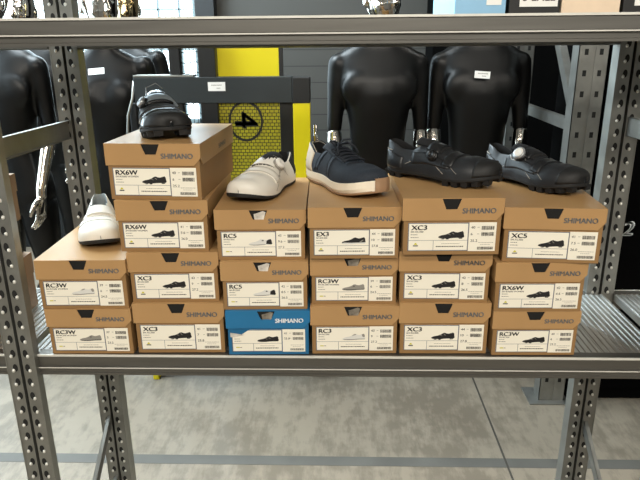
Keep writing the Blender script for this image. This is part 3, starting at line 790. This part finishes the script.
# --- white road shoe with dial
def road_shoe(label, toe, heading, Z, L, lateral, lining, dial=True, heelblack=True, outs=None, wide=1., throat=.074):
    s = Last(L=L, wide=wide, medial=-lateral, sole=.006, lift=.003, heel=.066, dip=.050, throat=throat, toe=.038, spring=.018)
    r = place(label, toe, heading, Z, L)
    lat = (lambda d: R(d)) if lateral > 0 else (lambda d: PI-R(d))
    s.upper(r, M['whiteupper'], lining); s.outsole('outsole', r, outs or M['rubber'], -.003)
    if heelblack: tongue(s, r, lining, .005)
    s.patch('strap', r, M['whitestrap'], lambda u, v: (.60+.075*v+.015*u, lat(24)+(lat(156)-lat(24))*u), .0036, .0045, 18, 4)
    s.patch('top_flap', r, M['whitestrap'], lambda u, v: (.415+.145*v, lat(58)+(lat(158)-lat(58))*u), .0034, .004, 18, 6)
    if heelblack:
        for a, b in ((R(20), R(40)), (PI-R(20), PI-R(40))):
            s.patch('heel_cup', r, M['rubber'], lambda u, v: (.008+.15*v, a+(b-a)*1.85*u), .0014, .002, 8, 6, closed=False)
    if dial: s.dial(r, .475, lat(50), M['dialwhite'], M['dialwhite'], .0135, .004, M['seamgrey'])
    q = MB()
    s.line(q, [(.30, lat(10)), (.42, lat(34)), (.56, lat(30)), (.70, lat(6))], .0006)
    s.line(q, [(.415, lat(58)), (.415, lat(110))], .0006, .0036); s.line(q, [(.56, lat(58)), (.56, lat(120))], .0006, .0036)
    s.line(q, [(.60, lat(24)), (.61, lat(120))], .0006, .0038); s.line(q, [(.675, lat(24)), (.69, lat(120))], .0006, .0038)
    s.line(q, [(.50, lat(42)), (.56, lat(28)), (.60, lat(40)), (.64, lat(26))], .0008, .002)
    q.build('seam_line', M['seamgrey'], r)
    return s, r, lat
S3 = road_shoe('white shoe with a round dial and black sole, above the blue box', (-.222, 1.366), -107, TOP['C2'], .280, 1, M['lining'], wide=1.18)
q = MB(); s_, r_, lt = S3
p, n, a = s_.surf(.47, lt(92), .0058); b = n.cross(a).normalized()
q.text('SHIMANO', .0045, lambda u, v, d: p+a*u+b*v, 0, 1.1, 'C', .012); q.build('brand_lettering', M['ink'], r_, recalc=False)
S2 = road_shoe('plain white shoe half hidden behind the tall stack, on the far left box', (-.575, 1.372), -72, TOP['A1'], .272, -1, M['greylining'], dial=False, heelblack=False, wide=1.12, throat=.060)

# --- navy lace-up shoe
def lace_shoe(label, toe, heading, Z, L):
    lateral = -1
    s = Last(L=L, wide=1.22, medial=1, sole=.027, lift=.0, heel=.068, dip=.048, throat=.066, toe=.034, spring=.016, collar=.62)
    r = place(label, toe, heading, Z, L)
    lat = lambda d: PI-R(d)
    s.upper(r, M['navy'], M['lining'])
    s.outsole('outsole', r, M['tan'], 0, .006, .001)
    s.outsole('midsole', r, M['midsole'], .005, .030, .0035)
    for t, k in ((.05, 1), (.16, 1), (.30, .6), (.62, 1), (.74, 1), (.86, 1)):
        pass
    # tan toe bumper over the midsole
    P = []; ts = [.978+.022*i/12 for i in range(13)]
    q = MB(); A = []; B = []
    for sg in (1, -1):
        for t in ([.93+.07*i/14 for i in range(15)] if sg > 0 else [.999, .997, .994]):
            w = s.w(t)*.97+.0052*min(1, 40*(1-t)); c = s.cy(t); xx = t*L+(.0052 if t > .985 else 0); z = s.zb(t)
            A.append(Vector((xx, c+sg*w, z+.002))); B.append(Vector((xx, c+sg*w*.97, z+.034)))
    q.grid([A, B], 0, True); q.grid([B, [Vector((p.x-.006, p.y*.8, p.z)) for p in B]], 0, True); q.build('toe_guard', M['tan'], r)
    tongue(s, r, M['navydark'], .010)
    # beige heel, padded collar, side bands
    for f in (lambda u: R(4+58*u), lambda u: PI-R(4+58*u)):
        s.patch('heel_panel', r, M['beige'], lambda u, v: (.006+(.22-.05*u)*v, f(u)), .0016, .002, 8, 8, closed=False)
    for f in (lambda d: R(d), lat):
        s.patch('side_band', r, M['navyband'], lambda u, v: (.27+.10*u+.045*v, f(6+62*u)), .0016, .002, 10, 4)
        s.patch('side_band', r, M['navyband'], lambda u, v: (.52-.02*u+.04*v, f(6+62*u)), .0016, .002, 10, 4)
        q = MB()
        for t0, t1 in ((.27, .37), (.315, .415), (.52, .50), (.56, .54)):
            s.line(q, [(t0, f(6)), (t1, f(68))], .0009, .0018)
        s.line(q, [(.42, f(66)), (.56, f(62)), (.68, f(70)), (.72, f(90))], .0013, .001)
        q.build('seam_line', M['navydark'], r)
        s.patch('eyestay', r, M['navyband'], lambda u, v: (.41+.28*u, f(58+12*v+10*u)), .0028, .003, 14, 3)
    # laces
    q = MB()
    for i in range(5):
        t = .45+.05*i
        for a, b, dt in ((66, 114, .03), (114, 66, .03)):
            pts = [s.surf(t+dt*k/8, R(a+(b-a)*k/8), .0065+.002*math.sin(math.pi*k/8))[0] for k in range(9)]
            q.tube(pts, .0028, 8, 0, True, True, .7)
    top = s.surf(.44, PI/2, .012)[0]
    for sg in (1, -1):
        q.tube([top, top+Vector((-.004, sg*.014, .010)), top+Vector((.008, sg*.030, .012)), top+Vector((.018, sg*.024, .004)), top+Vector((.004, sg*.004, .002))], .0025, 8)
        q.tube([top, top+Vector((.018, sg*.012, .008)), top+Vector((.034, sg*.024, -.002)), top+Vector((.044, sg*.028, -.016))], .0024, 8)
    q.lathe([(.0005, -.004), (.006, -.002), (.006, .003), (.0005, .006)], Matrix.Translation(top), 12, 0)
    q.build('laces', M['navydark'], r)
    return s, r
S4 = lace_shoe('navy lace-up shoe with thick white sole and beige heel, toe to the right', (.084, 1.372), -60, TOP['D2'], .298)

# ---------------------------------------------------------------- mannequins
def ev_mesh(o, name):
    dg = bpy.context.evaluated_depsgraph_get(); me = bpy.data.meshes.new_from_object(o.evaluated_get(dg)); me.name = name
    for p in me.polygons: p.use_smooth = True
    old = o.data; o.modifiers.clear(); o.data = me; bpy.data.meshes.remove(old)
    return o
def blob(q, c, r, n=16):
    vs = []; rows = []
    for i in range(n//2+1):
        a = math.pi*i/(n//2)
        rows.append([(c[0]+r[0]*max(math.sin(a), .02)*math.cos(2*math.pi*k/n), c[1]+r[1]*max(math.sin(a), .02)*math.sin(2*math.pi*k/n), c[2]+r[2]*math.cos(a)) for k in range(n)])
    o = len(q.v)
    q.grid(rows, 0, True, closed=True)
    q.f.append([o+k for k in range(n)]); q.m.append(0); q.sm.append(True)
    e = o+(n//2)*n; q.f.append([e+k for k in range(n-1, -1, -1)]); q.m.append(0); q.sm.append(True)
def loft(q, st, n=24, e=.85):
    """st: (z, cx, cy, rx, ry)"""
    rows = []
    for z, cx, cy, rx, ry in st:
        rows.append([(cx+rx*math.copysign(abs(math.cos(2*math.pi*k/n))**e, math.cos(2*math.pi*k/n)), cy+ry*math.copysign(abs(math.sin(2*math.pi*k/n))**e, math.sin(2*math.pi*k/n)), z) for k in range(n)])
    o = len(q.v); q.grid(rows, 0, True, closed=True)
    q.f.append([o+k for k in range(n)]); q.m.append(0); q.sm.append(True)
    e_ = o+(len(st)-1)*n; q.f.append([e_+k for k in range(n-1, -1, -1)]); q.m.append(0); q.sm.append(True)
def remesh(o, vox, it=6, fac=.5):
    m = o.modifiers.new('r', 'REMESH'); m.mode = 'VOXEL'; m.voxel_size = vox
    s = o.modifiers.new('s', 'SMOOTH'); s.iterations = it; s.factor = fac
    return ev_mesh(o, o.name)

def mannequin_parts(female, arms):
    """returns body, forearms, head objects around the origin, facing -y"""
    q = MB(); k = .93 if female else 1.
    if female:
        tor = [(.80,0,0,.13,.09),(.88,0,.005,.165,.105),(.95,0,.005,.16,.10),(1.08,0,-.005,.118,.082),(1.16,0,-.008,.122,.088),(1.27,0,-.01,.148,.10),(1.36,0,0,.155,.092),(1.40,0,.006,.160,.078),(1.44,0,.010,.158,.066),(1.465,0,.012,.115,.060),(1.495,0,.012,.058,.055),(1.60,0,.0,.050,.052)]
        blob(q, (.064, -.058, 1.285), (.082, .056, .092)); blob(q, (-.064, -.058, 1.285), (.082, .056, .092))
        sh, zs, ra = .165, 1.425, .048
    else:
        tor = [(.80,0,0,.14,.10),(.88,0,.005,.168,.11),(.96,0,.005,.160,.105),(1.08,0,-.005,.122,.090),(1.18,0,-.008,.128,.098),(1.27,0,-.008,.142,.108),(1.34,0,-.006,.156,.112),(1.40,0,0,.172,.108),(1.46,0,.006,.190,.088),(1.505,0,.010,.182,.074),(1.53,0,.012,.150,.066),(1.56,0,.012,.085,.062),(1.66,0,.0,.058,.058)]
        blob(q, (.074, -.066, 1.362), (.10, .040, .085)); blob(q, (-.074, -.066, 1.362), (.10, .040, .085))
        for i in range(2):
            for sg in (-1, 1): blob(q, (sg*.038, -.082, 1.20-.075*i), (.038, .014, .038))
        sh, zs, ra = .178, 1.475, .047
    loft(q, tor)
    for sg in (-1, 1):
        loft(q, [(.84, sg*.085, 0, .088, .095), (.70, sg*.092, -.005, .080, .085), (.50, sg*.10, 0, .055, .06), (.44, sg*.10, -.005, .052, .058), (.32, sg*.105, .012, .054, .06), (.12, sg*.108, .01, .034, .038), (.07, sg*.108, 0, .036, .05)], 18, 1)
        loft(q, [(.075, sg*.11, -.03, .034, .085), (.05, sg*.112, -.045, .042, .11), (.022, sg*.112, -.05, .044, .12)], 18, .9)
        el, wr, tip = arms[sg]
        S = Vector((sg*sh, .005, zs)); E = Vector(el)
        blob(q, (S.x, S.y, S.z-.012), (ra*1.0, ra*1.1, ra*1.05))
        q.tube([S, S.lerp(E, .3), S.lerp(E, .6), E, E+(Vector(wr)-E)*.06], [ra, ra*.98, ra*.84, ra*.74, ra*.70], 16)
    body = q.build('body', M['blackplastic'])
    remesh(body, .0078, 22)
    fo = []
    for sg in (-1, 1):
        el, wr, tip = [Vector(v) for v in arms[sg]]
        q = MB(); d = (wr-el)
        q.tube([el+d*.03, el+d*.25, el+d*.6, wr, wr+(tip-wr)*.18], [.032, .036, .030, .024, .025], 16, flat=.95)
        h = (tip-wr); hl = h.length; hd = h.normalized()
        inn = Vector((-sg, 0, 0)); fw = Vector((0, -1, 0)); fw = (fw-hd*fw.dot(hd)).normalized(); inn = hd.cross(fw).normalized()
        if inn.x*sg > 0: inn = -inn
        # palm faces inwards, its width along fw
        Bp = wr+hd*hl*.12
        rows = []
        for a, wd, th in ((0, .022, .020), (.12, .030, .018), (.28, .039, .016), (.44, .040, .014), (.5, .036, .011)):
            c = Bp+hd*hl*a; rows.append([c+fw*wd*math.cos(2*math.pi*k/14)+inn*th*math.sin(2*math.pi*k/14) for k in range(14)])
        o = len(q.v); q.grid(rows, 0, True, closed=True)
        q.f.append([o+k for k in range(14)]); q.m.append(0); q.sm.append(True); q.f.append([o+4*14+k for k in range(13, -1, -1)]); q.m.append(0); q.sm.append(True)
        for i, (off, ln) in enumerate(((.029, .40), (.010, .45), (-.010, .42), (-.028, .33))):
            b0 = Bp+hd*hl*.44+fw*off
            p1 = b0+hd*hl*ln*.45+inn*.004+fw*off*.12; p2 = p1+hd*hl*ln*.30+inn*.012; p3 = p2+hd*hl*ln*.22+inn*.014
            q.tube([b0, p1, p2, p3], [.0092, .0088, .0080, .0066], 10)
        t0 = Bp+hd*hl*.12+fw*.026; q.tube([t0, t0+hd*hl*.14+fw*.022+inn*.006, t0+hd*hl*.30+fw*.030+inn*.014, t0+hd*hl*.42+fw*.028+inn*.02], [.013, .0115, .0095, .0075], 10)
        f = q.build('forearm', M['chrome'])
        remesh(f, .0042, 3, .5)
        fo.append(f)
    # head with face
    hz = 1.555 if female else 1.62
    q = MB(); n = 28; rows = []
    st = [(-.02,.0,.050,.055),(.0,-.012,.052,.062),(.018,-.026,.046,.060),(.035,-.028,.054,.068),(.06,-.022,.064,.080),(.09,-.014,.071,.092),(.12,-.008,.075,.098),(.15,-.004,.077,.102),(.18,-.002,.075,.100),(.205,.002,.064,.086),(.225,.004,.046,.062),(.238,.006,.02,.03)]
    for z, cy, rx, ry in st:
        rows.append([(rx*math.cos(2*math.pi*k/n), cy+ry*math.sin(2*math.pi*k/n), hz+z) for k in range(n)])
    q.grid(rows, 0, True, closed=True)
    q.f.append(list(range(n))); q.m.append(0); q.sm.append(True); e_ = (len(st)-1)*n; q.f.append([e_+k for k in range(n-1, -1, -1)]); q.m.append(0); q.sm.append(True)
    q.tube([(0, -.100, hz+.135), (0, -.108, hz+.115), (0, -.118, hz+.092), (0, -.100, hz+.082)], [.008, .010, .014, .010], 10)
    blob(q, (0, -.086, hz+.056), (.024, .012, .006), 12); blob(q, (0, -.085, hz+.046), (.021, .012, .006), 12); blob(q, (0, -.080, hz+.020), (.022, .016, .014), 12)
    for sg in (-1, 1):
        blob(q, (sg*.030, -.088, hz+.122), (.015, .010, .008), 12); blob(q, (sg*.032, -.092, hz+.140), (.020, .010, .006), 12)
        blob(q, (sg*.076, .004, hz+.105), (.008, .018, .030), 12); blob(q, (sg*.042, -.066, hz+.085), (.018, .018, .016), 12)
    head = q.build('head', M['chrome']); remesh(head, .005, 4)
    # base plate and ankle rod
    q = MB(); q.lathe([(.18, 0), (.18, .008), (.17, .012)], Matrix.Translation((0, .02, 0)), 40, 0)
    q.tube([(.108, .03, .01), (.108, .02, .15)], .008, 10)
    base = q.build('base_plate', M['galv'])
    return body, fo, head, base
def mk_mannequin(label, loc, rz, female, arms, head_rz=0., headmat=None, scale=1.):
    r = thing('mannequin', label, 'mannequin', loc, rz, 'display mannequins behind the shelf')
    parts = mannequin_parts(female, arms)
    for p in (parts[0], *parts[1], parts[2], parts[3]): p.parent = r
    parts[2].rotation_euler.z = head_rz
    if headmat: parts[2].data.materials.clear(); parts[2].data.materials.append(headmat)
    for i in range(2): parts[1][i].name = 'forearm'
    r.scale = (scale,)*3
    return r
def armset(lx, rx):
    """lx: image-left arm (x<0), rx: image-right arm; each (elbow, wrist, tip)"""
    return {-1: lx, 1: rx}
maleA = lambda: armset(((-.197, .0, 1.175), (-.192, -.08, .94), (-.18, -.12, .775)), ((.197, .0, 1.175), (.192, -.08, .94), (.18, -.12, .775)))
m3 = mk_mannequin('black male mannequin with chrome forearms behind the navy shoe, no tag on its chest', (.178, 2.83, 0), R(3), False, maleA(), R(30))
m4 = dup(m3, (.636, 2.87, 0), R(-1), 'black male mannequin with a white chest tag, behind the two right-hand shoes')
m1 = mk_mannequin('black mannequin at the left edge, chrome hand hanging beside its thigh', (-1.53, 2.83, 0), R(-6), False,
    armset(((-.215, .01, 1.20), (-.20, -.05, .95), (-.18, -.08, .775)), ((.190, .02, 1.19), (.168, -.09, .92), (.160, -.12, .735))), R(-20))
m2 = mk_mannequin('black female mannequin with a white tag on its chest, left of the yellow stand', (-1.055, 2.85, 0), R(5), True,
    armset(((-.180, .01, 1.15), (-.165, -.06, .92), (-.155, -.09, .745)), ((.205, .03, 1.15), (.19, -.02, .92), (.17, -.05, .745))), R(35), scale=1.03)
m5 = dup(m1, (-1.83, 3.75, 0), R(12), 'black mannequin far back, chrome head above the upper beam near the left rear upright')
m6 = dup(m2, (-1.17, 3.55, 0), R(-15), 'black mannequin far back, warm toned head right of the tagged female mannequin')
for c in m6.children:
    if c.name.startswith('head'):
        c.data = c.data.copy(); c.data.materials.clear(); c.data.materials.append(M['warmreflection'])
m6.scale = (1.04,)*3
def price_label(parent, x, y, z, w=.062, h=.027, tilt=0., rx=0.):
    q = MB(); q.box((-w/2, -.0006, -h/2), (w/2, .0006, h/2), 0)
    for zz, a, b in ((h*.12, -.3, .3), (-h*.22, .0, .2)):
        xx = w*a
        while xx < w*b: q.add([(xx, -.0009, zz), (xx+.004, -.0009, zz), (xx+.004, -.0009, zz+.003), (xx, -.0009, zz+.003)], [(0, 1, 2, 3)], 1); xx += .0055
    o = q.build('price_label', [M['paper'], M['fine']], parent, recalc=False); o.location = (x, y, z); o.rotation_euler = (rx, tilt, 0); return o
price_label(m4, -.018, -.138, 1.418, .066, .030, R(4), R(-8)); price_label(m2, -.012, -.102, 1.402, .068, .027, R(-4), R(-22))

# ---------------------------------------------------------------- yellow and dark grey display stand
st = thing('display_stand', 'dark grey and yellow display stand with a circled numeral on a honeycomb panel', 'stand', (-.485, 2.62, 0))
def sx(x): return x+.485
def sbox(name, x0, x1, y0, y1, z0, z1, m, bev=.003):
    q = MB(); q.box((sx(x0), y0-2.62, z0), (sx(x1), y1-2.62, z1)); return q.build(name, m, st, bevel=bev)
cb = sbox('crossbar', -.853, -.192, 2.60, 2.66, 1.318, 1.424, M['standgrey'])
sbox('corner_block', -.192, -.118, 2.597, 2.665, 1.316, 1.420, M['standblack'])
sbox('top_strip', -.852, -.60, 2.60, 2.67, 1.425, 1.433, M['galv'], .001)
sbox('upper_plate', -.506, -.249, 2.655, 2.665, 1.40, 1.60, M['yellow'], .001)
sbox('plate_edge', -.248, -.232, 2.650, 2.668, 1.40, 1.60, M['standblack'], .001)
sbox('post', -.885, -.855, 2.612, 2.655, .03, 1.318, M['standblack'])
sbox('post', -.578, -.506, 2.605, 2.655, .22, 1.62, M['standblack'])
sbox('post', -.70, -.655, 2.612, 2.65, .22, 1.62, M['standblack'])
hp = sbox('honeycomb_panel', -.506, -.248, 2.626, 2.634, .25, 1.318, M['honey'], .0)
sbox('dark_panel', -.248, -.190, 2.622, 2.640, .25, 1.318, M['standblack'])
ys = sbox('side_panel', -.190, -.119, 2.60, 2.66, .25, 1.316, M['yellow'], .002)
q = MB()
for i in range(6): z = 1.075-.026*i; q.box((sx(-.140), -.0215, z), (sx(-.1195), -.0198, z+.008))
q.build('slot', M['standblack'], st)
q = MB(); fr = lambda u, v, d: (sx(-.394)+u, .0048-d, 1.240+v)
ring = lambda r: [(r*.92*math.cos(2*math.pi*k/48), r*1.08*math.sin(2*math.pi*k/48)) for k in range(48)]
a, b = ring(.080), ring(.070); q.grid([[fr(u, v, 0) for u, v in a], [fr(u, v, 0) for u, v in b]], 0, False, closed=True)
q.text('4', .098, lambda u, v, d: fr(v-.046, -u+.037, 0), 0, 1.0, bold=.03)
q.build('numeral', M['ink'], st, recalc=False)
q = MB(); q.tube([(sx(-.853), -.01, 1.41), (sx(-.862), -.02, 1.34), (sx(-.885), -.03, 1.27), (sx(-.895), -.03, 1.19), (sx(-.875), -.02, 1.13), (sx(-.85), 0, 1.10)], .006, 10); q.build('cable', M['galv'], st)
q = MB(); q.tube([(sx(-.1), .03, 1.22), (sx(-.098), .03, 1.10)], .008, 10); q.build('handle', M['chrome'], st)
sbox('cross_rail', -.86, -.12, 2.612, 2.655, .18, .25, M['standblack']); sbox('post', -.16, -.125, 2.655, 2.76, .03, .25, M['standblack']); sbox('foot', -.90, -.872, 2.60, 2.70, 0, .03, M['yellow']); sbox('foot', -.16, -.12, 2.70, 2.80, 0, .03, M['standblack'])
price_label(st, sx(-.505), -.0215, 1.386, .072, .036)
# wire screen of the stand, bright behind
q = MB()
for i in range(14): z = 1.02+.042*i; q.tube([(sx(-.655), .012, z), (sx(-.63), .012, z-.006), (sx(-.604), .012, z+.003), (sx(-.578), .012, z)], .0022, 6)
for i in range(5): x = -.650+.017*i; q.tube([(sx(x), .014, 1.0), (sx(x), .014, 1.60)], .0016, 6)
q.build('wire_screen', M['wire'], st)

# ---------------------------------------------------------------- pallet rack frame on the right and the black cabinet
pr = thing('pallet_rack_frame', 'tall galvanised rack upright with square slots and bracing, behind the right end', 'rack', (.935, 2.5, 0))
def pbox(q, a, b, mi=0): q.box((a[0]-.935, a[1]-2.5, a[2]), (b[0]-.935, b[1]-2.5, b[2]), mi)
def rack_post(yf, d=1):
    q = MB(); x0, x1 = .905, 1.018; xm = (x0+x1)/2
    pbox(q, (x0, yf, .006), (xm-.006, yf+.003, 2.6)); pbox(q, (xm+.006, yf, .006), (x1, yf+.003, 2.6)); pbox(q, (xm-.006, yf+.003, .006), (xm+.006, yf+.007, 2.6))
    pbox(q, (x0, yf, .006), (x0+.003, yf+.07, 2.6)); pbox(q, (x1-.003, yf, .006), (x1, yf+.07, 2.6))
    z = .10
    while z < 2.55:
        for xc in (xm-.028, xm+.028): pbox(q, (xc-.007, yf-.0006, z), (xc+.007, yf-.0002, z+.022), 1)
        z += .078
    q.build('post', [M['galv'], M['slot']], pr)
    q = MB(); pbox(q, (x0-.045, yf-.03, 0), (x1+.02, yf+.11, .006)); q.build('foot_plate', M['galv'], pr)
rack_post(2.44); rack_post(3.36)
def pbrace(y0, z0, y1, z1, w=.022):
    q = MB(); d = Vector((y1-y0, z1-z0)).normalized(); n = Vector((-d.y, d.x))*w
    poly = [(y0+n.x, z0+n.y), (y1+n.x, z1+n.y), (y1-n.x, z1-n.y), (y0-n.x, z0-n.y)]
    q.prism([(u-2.5, v) for u, v in poly], lambda u, v, dd: (.93-.935+dd, u, v), -.015, .015); q.build('brace', M['galv'], pr)
pbrace(2.48, 1.235, 3.38, 1.235); pbrace(2.47, 1.27, 3.2, 2.05); pbrace(2.48, .35, 3.38, .35)
cab = thing('tall_cabinet', 'tall matt black cabinet with white number lettering, behind the right rear upright', 'cabinet', (1.60, 2.75, 0))
q = MB(); q.box((-.56, -.28, .0), (.56, .28, 2.3)); q.build('carcass', M['curtain'], cab, bevel=.004)
q = MB(); q.box((-.555, -.292, .06), (-.003, -.281, 2.26)); q.build('door', M['curtain'], cab, bevel=.002)
q = MB(); q.box((.003, -.292, .06), (.555, -.281, 2.26)); q.build('door', M['curtain'], cab, bevel=.002)
q = MB(); q.text('12', .060, lambda u, v, d: (-.452+u+v*.18, -.2945, .785+v), 0, 1., bold=.05); q.build('number_lettering', M['whiteink'], cab, recalc=False)

# ---------------------------------------------------------------- lights
w = bpy.data.worlds.new('World'); sc.world = w; w.use_nodes = True
bg = w.node_tree.nodes['Background']; bg.inputs[0].default_value = (.86, .95, 1., 1); bg.inputs[1].default_value = 9.0
def area(name, loc, rot, sx_, sy_, power, c=(1, 1, 1), portal=False):
    l = bpy.data.lights.new(name, 'AREA'); l.shape = 'RECTANGLE'; l.size = sx_; l.size_y = sy_; l.energy = power; l.color = c
    if portal: l.cycles.is_portal = True
    o = bpy.data.objects.new(name, l); col.objects.link(o); o.location = loc; o.rotation_euler = rot; return o
area('portal_back', ((wx0+wx1)/2, WY-.01, (wz0+wz1)/2), (R(-90), 0, 0), wx1-wx0, wz1-wz0, 1, portal=True)
area('portal_left', (-2.89, 2.65, 2.4), (0, R(-90), 0), 3.0, 3.5, 1, portal=True)
warm = (1, .93, .82)
area('rear_left_fill', (-1.9, 2.7, 3.7), (0, R(-20), 0), 1.6, 1.8, 290, (.80, .93, 1))  # unseen cool fill, added to brighten the left lids, deck and shoulders
area('ceiling_lamp_a', (.3, -1.5, 3.9), (R(20), 0, 0), 5.0, .35, 120, warm)
area('ceiling_lamp_b', (.3, -2.6, 3.2), (R(45), 0, 0), 5.0, .35, 130, warm)
area('ceiling_lamp_c', (1.0, 2.9, 4.4), (0, 0, 0), 5.0, .35, 70, warm)

# ---------------------------------------------------------------- camera
cam = bpy.data.cameras.new('Camera'); co = bpy.data.objects.new('Camera', cam); col.objects.link(co)
f, p, ya, ro = 612.9, R(18.17), R(1.81), R(-.52)
cam.sensor_width = 36; cam.lens = 36*f/640; cam.clip_start = .05
fw = Vector((-math.sin(ya)*math.cos(p), math.cos(ya)*math.cos(p), -math.sin(p)))
rt = Vector((math.cos(ya), math.sin(ya), 0)); up = rt.cross(fw)
c_, s_ = math.cos(ro), math.sin(ro)
# image x' = c*u - s*v (v down): camera axes rolled accordingly
X = rt*c_ + up*s_; Y = up*c_ - rt*s_
Mx = Matrix((X, Y, -fw)).transposed().to_4x4(); Mx.translation = Vector((0, 0, CAMZ))
co.matrix_world = Mx
sc.camera = co
sc.view_settings.view_transform = 'Standard'
sc.view_settings.exposure = -0.05
